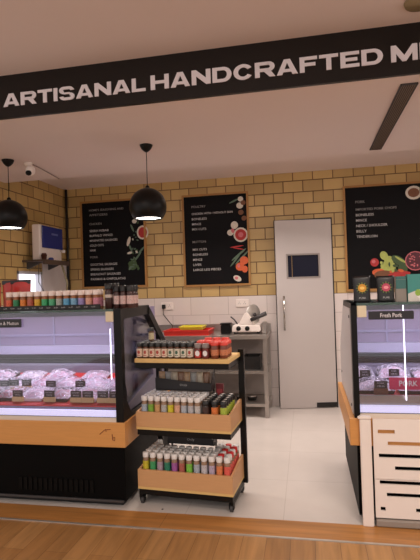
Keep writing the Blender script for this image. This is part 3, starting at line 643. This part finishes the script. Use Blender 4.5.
def card(label, x, y, z, block=True, dz=0, w_=.082, group='price cards in the left case'):
    t = empty('price_card', (x, y, z)); tag(t, label, 'price card', group)
    if block: MB().box(-w_/2, w_/2, -.006, .012, 0, .032).build('card_holder', mat('card_block', (202, 168, 116), .5) if dz == 0 else mat('card_block_brown', (104, 66, 50), .5), t)
    z0 = .032 if block else .0
    MB().box(-w_/2+.003, w_/2-.003, 0, .004, z0, z0+.044).build('card', M_card, t)
    o = text('CHICKEN', -w_/2+.012, w_/2-.018, z0+.027, z0+.036, -.0012, M_cardtxt, 'lettering', t, depth=0) if dz == 0 else text('PORK', -w_/2+.02, w_/2-.02, z0+.027, z0+.036, -.0012, M_cardtxt, 'lettering', t, depth=0)
    text('1KG', -.018, .02, z0+.009, z0+.019, -.0012, M_cardtxt, 'lettering', t, depth=0)
for i, x in enumerate((-1.263, -1.348, -1.455, -1.540, -1.735, -1.972, -2.2, -2.42)):
    card('black price card on beige block, %s from right in case front row' % ORD[i], x, 3.02, deck_z(3.02, 0)+.009)
for i, (x, bl) in enumerate(((-1.60, False), (-1.83, False), (-2.03, True), (-2.13, True), (-2.20, False))):
    y = 3.222 if bl else 3.21
    card('small black price card lying among packs, %s from right in case second row' % ORD[i], x, y, deck_z(3.22, 0)+(.006 if bl else .035), bl)
card('black price card on brown block at front left of pork case', .42, 3.07, deck_z(3.07, .06)+.009, True, .06, group='price cards in the right case')
card('small black price card on rear left pork package', .352, 3.268, deck_z(3.268, .06)+.038, False, .06, .07, 'price cards in the right case')
card('small black price card beside the bright upright glare bar', .53, 3.268, deck_z(3.268, .06)+.045, False, .06, .07, 'price cards in the right case')
t = empty('pork_tag', (.565, 3.045, deck_z(3.045, .06)+.01)); tag(t, 'pink PORK sign standing in front of right case packages', 'sign')
MB().box(-.10, .09, 0, .004, .035, .105).build('tag_board', mat('tag_pink', (206, 40, 92), .5), t); text('PORK', -.045, .06, .055, .088, -.0012, M_text, 'lettering', t, bold=.02, depth=0)
MB().box(-.01, .01, .0045, .02, 0, .07).build('stand', M_pvc, t)

# ------------------------------------------------------------------ bottles and jars
CAPW = mat('cap_pale_pink', (240, 222, 214), .4); CAPWH = mat('cap_white', (230, 224, 220), .4); CAPR = mat('cap_red', (206, 40, 40), .4); CAPB = mat('cap_black', (26, 24, 24), .4)
def spice_mat(c): return mat('spice_%d_%d_%d' % c, c, .25, noise=.25, nscale=200)
def label_mat(c):
    """printed paper: the colour with a few darker print specks"""
    n_ = 'paper_%d_%d_%d' % c
    if n_ in _m: return _m[n_]
    m = mat(n_, c, .5, noise=.05); nt = m.node_tree; b = nt.nodes['Principled BSDF']
    tc = nt.nodes.new('ShaderNodeTexCoord'); mp = nt.nodes.new('ShaderNodeMapping'); mp.inputs['Scale'].default_value = (90, 90, 160); nt.links.new(tc.outputs['Object'], mp.inputs[0])
    n = nt.nodes.new('ShaderNodeTexVoronoi'); n.inputs['Scale'].default_value = 1; nt.links.new(mp.outputs[0], n.inputs['Vector'])
    r = nt.nodes.new('ShaderNodeMapRange'); r.inputs[1].default_value = .18; r.inputs[2].default_value = .30; nt.links.new(n.outputs['Distance'], r.inputs[0])
    old = b.inputs['Base Color'].links[0].from_socket; mx = nt.nodes.new('ShaderNodeMix'); mx.data_type = 'RGBA'
    mx.inputs['A'].default_value = tuple(v*.35 for v in lin(c))+(1,)
    nt.links.new(old, mx.inputs['B']); nt.links.new(r.outputs[0], mx.inputs['Factor']); nt.links.new(mx.outputs['Result'], b.inputs['Base Color'])
    return m
_cache = {}
def bottle(name, label, loc, group, lab, cap, spice, r=.0195, h=.108, cat='bottle', parent_rot=0, badge=None, labz=(.10, .62), capf=.74, neck=.86):
    key = (lab, cap.name, spice, r, h, badge, labz, capf)
    t = empty(name, loc, parent_rot); tag(t, label, cat, group)
    if key in _cache:
        for o in _cache[key]: c = o.copy(); COL.objects.link(c); c.parent = t
        return t
    n = 14
    o1 = MB().lathe([(r*.92, 0), (r, .003), (r, h*(capf-.12)), (r*.95, h*(capf-.07)), (r*neck, h*(capf-.04)), (r*neck, h*capf)], n=n).build('bottle_body' if cat == 'bottle' else 'jar_body', spice_mat(spice), t)
    parts = [o1]
    if lab:
        parts.append(MB().lathe([(r+.0006, h*labz[0]), (r+.0006, h*labz[1])], n=n, cap=False).build('paper_label', label_mat(lab), t))
    if badge:
        bb = MB(); bb.disc((0, h*.36), r*.62, r*.75, -r-.0015, 0, 14); parts.append(bb.build('round_badge', mat('badge_white', (230, 222, 220), .5), t))
    parts.append(MB().lathe([(r*1.0, h*capf), (r*1.02, h*(capf+.02)), (r*1.02, h*.985), (r*.93, h), (.001, h)], n=n, cap=True).build('cap' if cat == 'bottle' else 'lid', cap, t))
    _cache[key] = parts
    return t
# on the left case: two rows behind a black price rail
cols13 = [('orange-red', (222, 98, 62)), ('green', (40, 132, 84)), ('orange', (228, 132, 48)), ('dusty red', (186, 96, 76)), ('yellow', (222, 172, 46)), ('bright green', (62, 172, 110)), ('mint green', (84, 178, 128)), ('pale grey', (176, 178, 168)), ('sky blue', (98, 168, 206)), ('light blue', (128, 178, 208)), ('lilac', (158, 142, 196)), ('peach', (222, 164, 140)), ('rose', (206, 132, 150))]
ZC = 1.2725
CBX = [-2.003+i*.0532 for i in range(13)]
for rw in range(2):
    for i, (cn, cc) in enumerate(cols13):
        bottle('spice_bottle', '%s-labelled spice bottle, %s from left, %s row on left case' % (cn, ORD[i], ROW[rw]), (CBX[i]+(.006 if rw else 0), 3.0+rw*.05, ZC), 'spice bottles on the left case', cc, CAPW, (150, 96, 62), r=.0205, h=.128, labz=(.14, .58))
for rw in range(1):
    pass
t = empty('price_rail', (-1.68, 2.955, ZC)); tag(t, 'black price rail in front of spice bottles on left case', 'price rail')
MB().box(-.42, .36, 0, .008, 0, .032).box(-.42, .36, .008, .02, 0, .004).build('rail', M_blackm, t)
for i in range(13): text('Rs 299', CBX[i]+1.68-.014, CBX[i]+1.68+.012, .012, .021, -.0008, M_chalk, 'price_text', t, depth=0)
# red pouches at the far left
def pouch(name, label, loc, w_, h_, m_body, m_pic, group, top=None, pic=None, th=.045):
    t = empty(name, loc); tag(t, label, 'pouch', group); n = 10; vs = []; fs = []
    for j in range(n+1):
        v = j/n; wz = w_/2*(1-.05*math.sin(v*math.pi)+.05*v); th_ = th*(1-v)**.7*.5+.002
        for i in range(9):
            u = i/8*2-1; vs.append((u*wz, -th_*(1-u*u)**.5 if abs(u) < 1 else 0, v*h_))
        for i in range(9):
            u = 1-i/8*2; vs.append((u*wz, th_*(1-u*u)**.5+.0008 if abs(u) < 1 else .0008, v*h_))
    for j in range(n):
        for i in range(18): fs.append((j*18+i, j*18+(i+1) % 18, (j+1)*18+(i+1) % 18, (j+1)*18+i))
    fs.append(tuple(range(18))[::-1]); fs.append(tuple(range(n*18, n*18+18)))
    MB().add(vs, fs, 0, True).build('pouch_body', m_body, t)
    if top: MB().box(-w_/2*1.03, w_/2*1.03, -.005, -.003, h_*.86, h_*.995).build('seal_band', top, t)
    if pic: pic(t)
    return t
PR = mat('pouch_red', (190, 50, 44), .3, noise=.4, nscale=14)
for i, (x, y, hh, lab) in enumerate(((-2.005, 3.145, .215, 'red pouch with black top standing behind the orange-red labelled bottle'), (-2.165, 3.03, .195, 'red snack pouch at left edge of the picture on case'), (-2.12, 3.215, .215, 'dark red pouch, middle one of the three on left case'))):
    def pic(t, i=i):
        b = MB(); b.disc((0, .10), .045, .035, -.024, 0); b.disc((-.01, .10), .028, .02, -.0243, 1); b.build('food_picture', [mat('pic_orange', (206, 112, 62), .5, noise=.4, nscale=90), mat('pic_cream', (222, 196, 170), .5, noise=.3, nscale=90)], t)
    pouch('snack_pouch', lab, (x, y, ZC), .155, hh, PR, None, 'red pouches on the left case', mat('pouch_black', (36, 24, 26), .35), pic)
# dark-lidded jars at the case end: front tall ones plus a block of small ones
for rw in range(3):
    for i in range(4):
        if rw == 0 and i == 0:
            bottle('seasoning_jar', 'tall dark seasoning jar with pale band at case end, nearest the pink bottles', (-1.285, 3.02, ZC), 'dark jars on left case', (206, 190, 180), CAPB, (66, 40, 36), r=.025, h=.165, cat='jar', labz=(.44, .56), capf=.78); continue
        bottle('seasoning_jar', 'black-lidded seasoning jar, %s from left, %s row at left case end' % (ORD[i], ROW[rw]), (-1.285+i*.046+(.006 if i else 0), 3.03+rw*.05 if i else 3.03+rw*.06, ZC), 'dark jars on left case', (214, 182, 176), CAPB, (70, 44, 40), r=.0205 if i else .022, h=.15 if i else .168, cat='jar', labz=(.18, .55), capf=.74)

# ------------------------------------------------------------------ the wheeled rack (5 degrees turned)
RK = Matrix.Translation((-1.112, 3.0, 0)) @ Matrix.Rotation(R(-5), 4, 'Z')
def rk(x, y, z): return tuple(RK @ Vector((x, y, z)))
rack = empty('display_rack', (-1.112, 3.0, 0), R(-5)); tag(rack, 'black three tier wheeled rack with wooden trays full of bottles', 'rack')
W = .632; DP = .315
def tierbox(z0, z1, zfl):
    b = MB(); b.box(0, W, 0, DP, z0-.0, z0+.016); b.build('tray_base', M_ply, rack)
    b = MB(); b.box(0, W, 0, .014, z0+.017, z1); b.build('tray_front', M_wood2, rack)
    for x in (0, W-.014): 
        MB().prism([(.0145, z0+.017), (DP, z0+.017), (DP, z1+.03), (DP-.06, z1+.03), (.0145, z1)], x, x+.014, 'X').build('tray_side', M_wood2, rack)
    MB().box(.015, W-.015, .015, DP-.002, zfl-.012, zfl).build('tray_insert', M_ply, rack)
tierbox(.103, .228, .208); tierbox(.487, .601, .578)
MB().box(0, W, 0, DP, .917, .944).build('top_shelf', M_ply, rack, bevel=.003)
for z in (.917, .486, .102): MB().box(.004, W-.004, .006, DP-.004, z-.036, z-.001).build('shelf_frame', M_black, rack)
for x in (0.015, W+.002): 
    MB().box(x-.018 if x > .1 else x, x+.035 if x < .1 else x+.022, DP+.001, DP+.026, .067, .965 if x > .1 else .93).build('post', M_black, rack)
for x in (.003, W-.02): MB().prism([(.02, .068), (DP+.02, .068), (DP+.02, .11), (DP-.06, .101), (.02, .101)] if False else [(.01, .045), (DP+.02, .045), (DP+.02, .066), (.01, .066)], x, x+.018, 'X').build('base_rail', M_black, rack)
for nx_, x in enumerate((.018, W-.018)):
    for ny_, y in enumerate((.03, DP-.0)):
        c = MB().tube([(x, y, .044), (x, y, .066)], .008).box(x-.016, x-.011, y-.014, y+.014, .018, .05).box(x+.011, x+.016, y-.014, y+.014, .018, .05).box(x-.016, x+.016, y-.012, y+.012, .046, .051).build('caster', M_black, rack)
        MB().lathe([(.012, -.010), (.0225, -.009), (.0225, .009), (.012, .010)], (x, y, .0228), 18, axis='X').build('wheel', M_grey, c)
        if ny_ == 0: pass
# bottom tray: 12 columns x 6 rows
cb = [('yellow', (206, 188, 50)), ('green', (66, 158, 98)), ('lilac-grey', (172, 150, 164)), ('teal', (44, 126, 98)), ('purple', (162, 92, 160)), ('brick-red', (176, 96, 84)), ('lime', (128, 196, 74)), ('pale blue', (168, 176, 186)), ('white', (196, 190, 194)), ('pale lilac', (180, 166, 188)), ('orange', (224, 134, 84)), ('coral', (224, 96, 84))]
XB = [.042+i*(W-.084)/11 for i in range(12)]
rn = random.Random(5)
for rw in range(6):
    for i in range(12):
        if rw >= 4 and 1 <= i <= 8: continue
        cn, cc = cb[i]
        cap = CAPWH if not (rw >= 1 and i >= 10 and (rw+i) % 2) else CAPR
        cpn = 'red-capped' if cap is CAPR else 'white-capped'
        bottle('spice_bottle', '%s %s-labelled bottle, %s from left, %s row, bottom rack tray' % (cpn, cn, ORD[i], ROW[rw]), rk(XB[i], .040+rw*.0485, .2082), 'spice bottles in the bottom rack tray', cc, cap, (150, 120, 96), r=.0198, h=.122, labz=(.1, .56))
# middle tray
cm = [('pale blue', (168, 178, 192)), ('lime-green', (130, 176, 60)), ('tan', (206, 158, 104)), ('grey', (180, 178, 176)), ('yellow', (212, 200, 50)), ('peach', (222, 170, 140)), ('pale grey-blue', (176, 182, 190)), ('silver-grey', (186, 184, 188)), ('off-white', (200, 194, 190))]
for rw in range(5):
    for i in range(9):
        if rw >= 4 and 2 <= i <= 7: continue
        bottle('spice_bottle', 'white-capped %s-labelled bottle, %s from left, %s row, middle rack tray' % (cm[i][0], ORD[i], ROW[rw]), rk(.044+i*.0455, .042+rw*.0485, .5782), 'spice bottles in the middle rack tray', cm[i][1], CAPWH, (150, 120, 96), r=.0198, h=.118, labz=(.1, .56))
cs = [('brown', (70, 50, 44)), ('orange', (222, 122, 62)), ('lime', (172, 190, 70))]
for rw in range(5):
    for i in range(3):
        t = bottle('sauce_bottle', 'black-capped %s-labelled bottle, %s column, %s row, right of middle tray' % (cs[i][0], ORD[i], ROW[rw]), rk(.462+i*.0575, .046+rw*.052, .5782), 'sauce bottles in the middle rack tray', cs[i][1], CAPB, (50, 40, 36), r=.0215, h=.098, labz=(.1, .62), capf=.72)
        MB().lathe([(.012, .0982), (.012, .0992)], n=12).build('cap_sticker', mat('sticker_white', (206, 200, 192), .5), t)
# top shelf jars
jl = [('red-printed', (230, 206, 184)), ('red-printed', (230, 206, 184)), ('red-printed', (230, 206, 184)), ('red-printed', (230, 206, 184)), ('red-printed', (230, 206, 184)), ('green-printed', (226, 218, 200)), ('green-printed', (226, 218, 200)), ('green-printed', (226, 218, 200)), ('cream', (226, 218, 200)), ('cream', (226, 218, 200))]
def jar_stamp(col, h): return col
for rw in range(4):
    for i in range(9):
        if rw == 3 and i > 3: continue
        t = bottle('seasoning_jar', 'dark-lidded jar with %s label, %s from left, %s row, rack top' % (jl[i][0], ORD[i], ROW[rw]), rk(.026+i*.0435, .030+rw*.045, .9442), 'dark-lidded jars on the rack top', jl[i][1], mat('lid_charcoal', (44, 44, 42), .4), (96, 62, 46), r=.0195, h=.100, cat='jar', labz=(.10, .62), capf=.76, neck=.8)
        if rw == 0:
            bb = MB(); bb.disc((0, .040), .009, .012, -.0212, 0); bb.box(-.012, .012, -.0212, -.0208, .018, .022)
            bb.build('label_print', mat('print_rust', (170, 70, 60), .6) if i < 5 or i > 7 else mat('print_pine', (60, 90, 70), .6), t)
for i, x in enumerate((.424, .474)):
    bottle('sauce_jar', 'round dark red jar with white badge, %s of the pair on rack top' % ('left' if i == 0 else 'right'), rk(x, .04, .9442), 'badged jars on the rack top', (196, 52, 44) if i == 0 else (104, 40, 40), mat('lid_smoke', (134, 120, 116), .3), (110, 40, 34), r=.0235, h=.094, cat='jar', badge=True, labz=(.08, .5), capf=.70)
RL = mat('lid_red', (222, 66, 52), .35)
red_spots = [(.533, .045), (.588, .055), (.585, .112), (.530, .100), (.476, .100), (.424, .100), (.583, .170), (.527, .156), (.470, .156), (.415, .156), (.558, .222), (.50, .215), (.443, .215)]
for i, (x, y) in enumerate(red_spots):
    bottle('pickle_jar', 'red-lidded jar of orange pickle, %s counted from the shelf front right' % ORD[i], rk(x, y, .9442), 'red-lidded jars on the rack top', (196, 120, 80), RL, (120, 62, 44), r=.0262, h=.102 if y < .19 else .112, cat='jar', labz=(.2, .55), capf=.80, neck=.92)
# single small bottle on the jars
bottle('sample_bottle', 'single small bottle standing on top of the dark-lidded jars', rk(.062, .145, 1.0446), 'sample bottle', (206, 190, 150), mat('lid_charcoal', (44, 44, 42)), (120, 84, 60), r=.018, h=.085)
# black counter display boxes
def dbox(label, x, y, z, w_, h_, word):
    t = empty('counter_box', rk(x, y, z), R(-5)); tag(t, label, 'box', 'black counter display boxes')
    b = MB(); b.prism([(-w_/2, h_*.9), (-w_/2, 0), (w_/2, 0), (w_/2, h_*.55), (0, h_*.68)], 0, .006, 'Y'); b.box(-w_/2, w_/2, .006, .095, 0, .006)
    for xx in (-w_/2, w_/2-.005): b.prism([(.006, .006), (.095, .006), (.095, h_*1.5), (.006, h_*.55)], xx, xx+.005, 'X')
    b.build('box_shell', mat('box_charcoal', (38, 34, 36), .5), t)
    text(word, -.022, .03, h_*.25, h_*.25+.018, -.0008, M_chalk, 'lettering', t, depth=0)
    return t
dbox('black display box holding sachets above the middle rack tray', .255, .205, .7054, .40, .085, 'Only')
MB().box(.06, .45, .20, DP-.001, .699, .7052).build('tray_riser', M_blackm, rack)
for x in (.065, .44): MB().box(x, x+.006, .285, DP-.001, .579, .6985).build('riser_leg', M_blackm, rack)
SACH = [('tan', (196, 158, 120)), ('grey', (168, 164, 160)), ('cream', (206, 190, 166)), ('brown', (150, 110, 84))]
for i in range(8):
    c_ = SACH[i % 4]; x = .085+i*.046
    pouch('spice_sachet', 'clear %s sachet, %s from left in the upper black box' % (c_[0], ORD[i]), rk(x, .258, .7119), .042, .105, mat('sachet_'+c_[0], c_[1], .25, noise=.4, nscale=60), None, 'sachets in the upper black box', th=.03)
dbox('black display box at the back of the bottom rack tray', .285, .232, .3362, .33, .066, 'Only')
for i in range(5):
    c_ = SACH[(i+1) % 4]; pouch('spice_sachet', 'silvery %s sachet, %s from left in the lower black box' % (c_[0], ORD[i]), rk(.175+i*.055, .285, .3428), .048, .10, mat('foil_'+c_[0], tuple(int(v*.85) for v in c_[1]), .25, metal=.5, noise=.4, nscale=60), None, 'sachets in the lower black box', th=.03)
MB().box(.12, .455, .228, DP-.001, .331, .3360).build('tray_riser', M_blackm, rack)
for x in (.125, .445): MB().box(x, x+.006, .29, DP-.001, .209, .331).build('riser_leg', M_blackm, rack)
# maroon box + steel scoop at the back of the middle tray
t = empty("maroon_packet", rk(.487, .303, .5782), R(-5)); tag(t, "upright maroon packet at the back of the middle tray", "packet"); MB().box(-.026, .026, -.008, .008, 0, .155).build("packet_body", mat("maroon_card", (112, 34, 40), .4), t); MB().box(-.018, .018, -.0095, -.0085, .05, .12).build("packet_print", mat("maroon_light", (160, 62, 66), .4), t)
# ------------------------------------------------------------------ on the right case
def sun(color, dotc):
    def f(t):
        b = MB(); b.disc((0, .086), .024, .024, -.0235, 0, 18)
        for k in range(12):
            a = k*math.pi/6; b.disc((math.cos(a)*.029, .086+math.sin(a)*.029), .006, .0035, -.0232, 1, 8, a)
        b.disc((0, .086), .014, .009, -.0238, 2, 12)
        b.build('round_print', [mat('p_'+color, {'yellow': (214, 150, 44), 'pink': (190, 70, 96)}[color], .5), mat('p_leaf', (104, 122, 50), .5), mat('p_l'+color, {'yellow': (246, 206, 110), 'pink': (240, 150, 160)}[color], .5)], t)
        text('PURE', -.018, .018, .022, .032, -.0237, M_chalk, 'lettering', t, depth=0)
    return f
PB = mat('pouch_satin_black', (24, 21, 22), .35)
pouch('spice_pouch', 'black stand-up pouch with round yellow print on right case', (.322, 3.0, ZC), .098, .158, PB, None, 'black pouches on right case', None, sun('yellow', 0), th=.04)
pouch('spice_pouch', 'black stand-up pouch with round pink print on right case', (.456, 3.0, ZC), .098, .154, PB, None, 'black pouches on right case', None, sun('pink', 0), th=.04)
t = empty('frozen_food_box', (.655, 3.02, ZC)); tag(t, 'teal and white frozen food carton with meal picture on right case', 'box')
MB().box(-.075, .085, -.02, .03, 0, .158).build('carton', mat('carton_teal', (64, 140, 132), .4), t)
b = MB(); b.add([(-.075, -.0205, 0), (.085, -.0205, 0), (.085, -.0205, .085), (.03, -.0205, .082), (-.03, -.0205, .062), (-.075, -.0205, .045)], [(0, 1, 2, 3, 4, 5)], 0)
b.disc((.025, .035), .052, .028, -.0208, 1, 20); b.disc((.02, .045), .035, .018, -.0211, 2, 14); b.disc((.045, .05), .02, .014, -.0214, 3); b.disc((-.02, .05), .016, .02, -.0212, 4); b.disc((.02, .14), .018, .01, -.0208, 2); b.disc((.02, .145), .010, .006, -.0210, 5)
b.build('meal_picture', [mat('carton_cream', (214, 206, 196), .5), mat('plate_white', (236, 228, 220), .4), mat('curry', (196, 104, 56), .5, noise=.3, nscale=90), mat('curry2', (214, 136, 74), .5, noise=.3, nscale=90), mat('salad', (146, 178, 70), .5, noise=.3, nscale=90), mat('logo_red', (190, 60, 40), .5)], t)
text('FROZEN', -.005, .045, .112, .122, -.0209, M_text, 'lettering', t, depth=0)
t = empty('frozen_food_box', (.548, 3.04, ZC)); tag(t, 'grey and teal carton standing beside the pink-print pouch', 'box')
MB().box(-.03, .028, -.02, .03, 0, .148).build('carton', mat('carton_grey', (150, 138, 128), .5), t); MB().box(-.03, .028, -.0215, -.0205, .075, .128).box(-.03, .028, -.0215, -.0205, .13, .148).build('carton_band', mat('band_teal', (62, 112, 108), .5), t)

# ------------------------------------------------------------------ slotted white panels before the right case
t = empty('slotted_panel', (.70, 2.90, 0)); tag(t, 'white slotted panel stand in front of the right case base', 'panel')
def slotted(x0, x1, z0, z1, holes):
    xs = sorted({x0, x1, *[h_[0] for h_ in holes], *[h_[1] for h_ in holes]}); zs = sorted({z0, z1, *[h_[2] for h_ in holes], *[h_[3] for h_ in holes]})
    b = MB()
    for j in range(len(zs)-1):
        run = None
        for i in range(len(xs)-1):
            cx, cz = (xs[i]+xs[i+1])/2, (zs[j]+zs[j+1])/2
            solid = not any(h_[0] < cx < h_[1] and h_[2] < cz < h_[3] for h_ in holes)
            if solid and run is None: run = xs[i]
            if (not solid) and run is not None: b.box(run, xs[i], 0, .012, zs[j], zs[j+1]); run = None
        if run is not None: b.box(run, xs[-1], 0, .012, zs[j], zs[j+1])
    return b
q = .70; hh = .011
up = [(.371, .463), (.423, .72), (.372, .70), (.457, .80)]; uz = [.540, .474, .404, .335]
slotted(.345-q, 1.55-q, .272, .612, [(a-q, b_-q, z-hh, z+hh) for (a, b_), z in zip(up, uz)]+[(.80-q, 1.1-q, .529, .551), (.9-q, 1.3-q, .393, .415)]).build('upper_panel', M_white, t)
lo = [(.372, .75, .253), (.408, .68, .184), (.372, .399, .103), (.561, .587, .103), (.75, .776, .103)]
slotted(.345-q, 1.55-q, .052, .268, [(a-q, b_-q, z-hh, z+hh) for a, b_, z in lo]).build('lower_panel', M_white, t)
MB().box(.272-q, .334-q, -.012, .010, .0, .612).build('corner_post', M_white, t, bevel=.008)
MB().prism([(.262-q, .613), (.334-q, .613), (.334-q, .628), (.28-q, .632), (.262-q, .622)], -.018, .012, 'Y').build('post_cap', M_white, t, bevel=.004)
b = MB(); b.box(.345-q, 1.55-q, -.012, .02, .004, .045); b.build('foot_rail', mat('grey_plinth', (150, 138, 128), .35), t, bevel=.008)

tag(MB().lathe([(.007, 0), (.006, .0015)], (-.938, 2.955, .0002), 12).build('floor_stud', M_grey), 'small dark stud on white floor near the wood edge', 'stud')
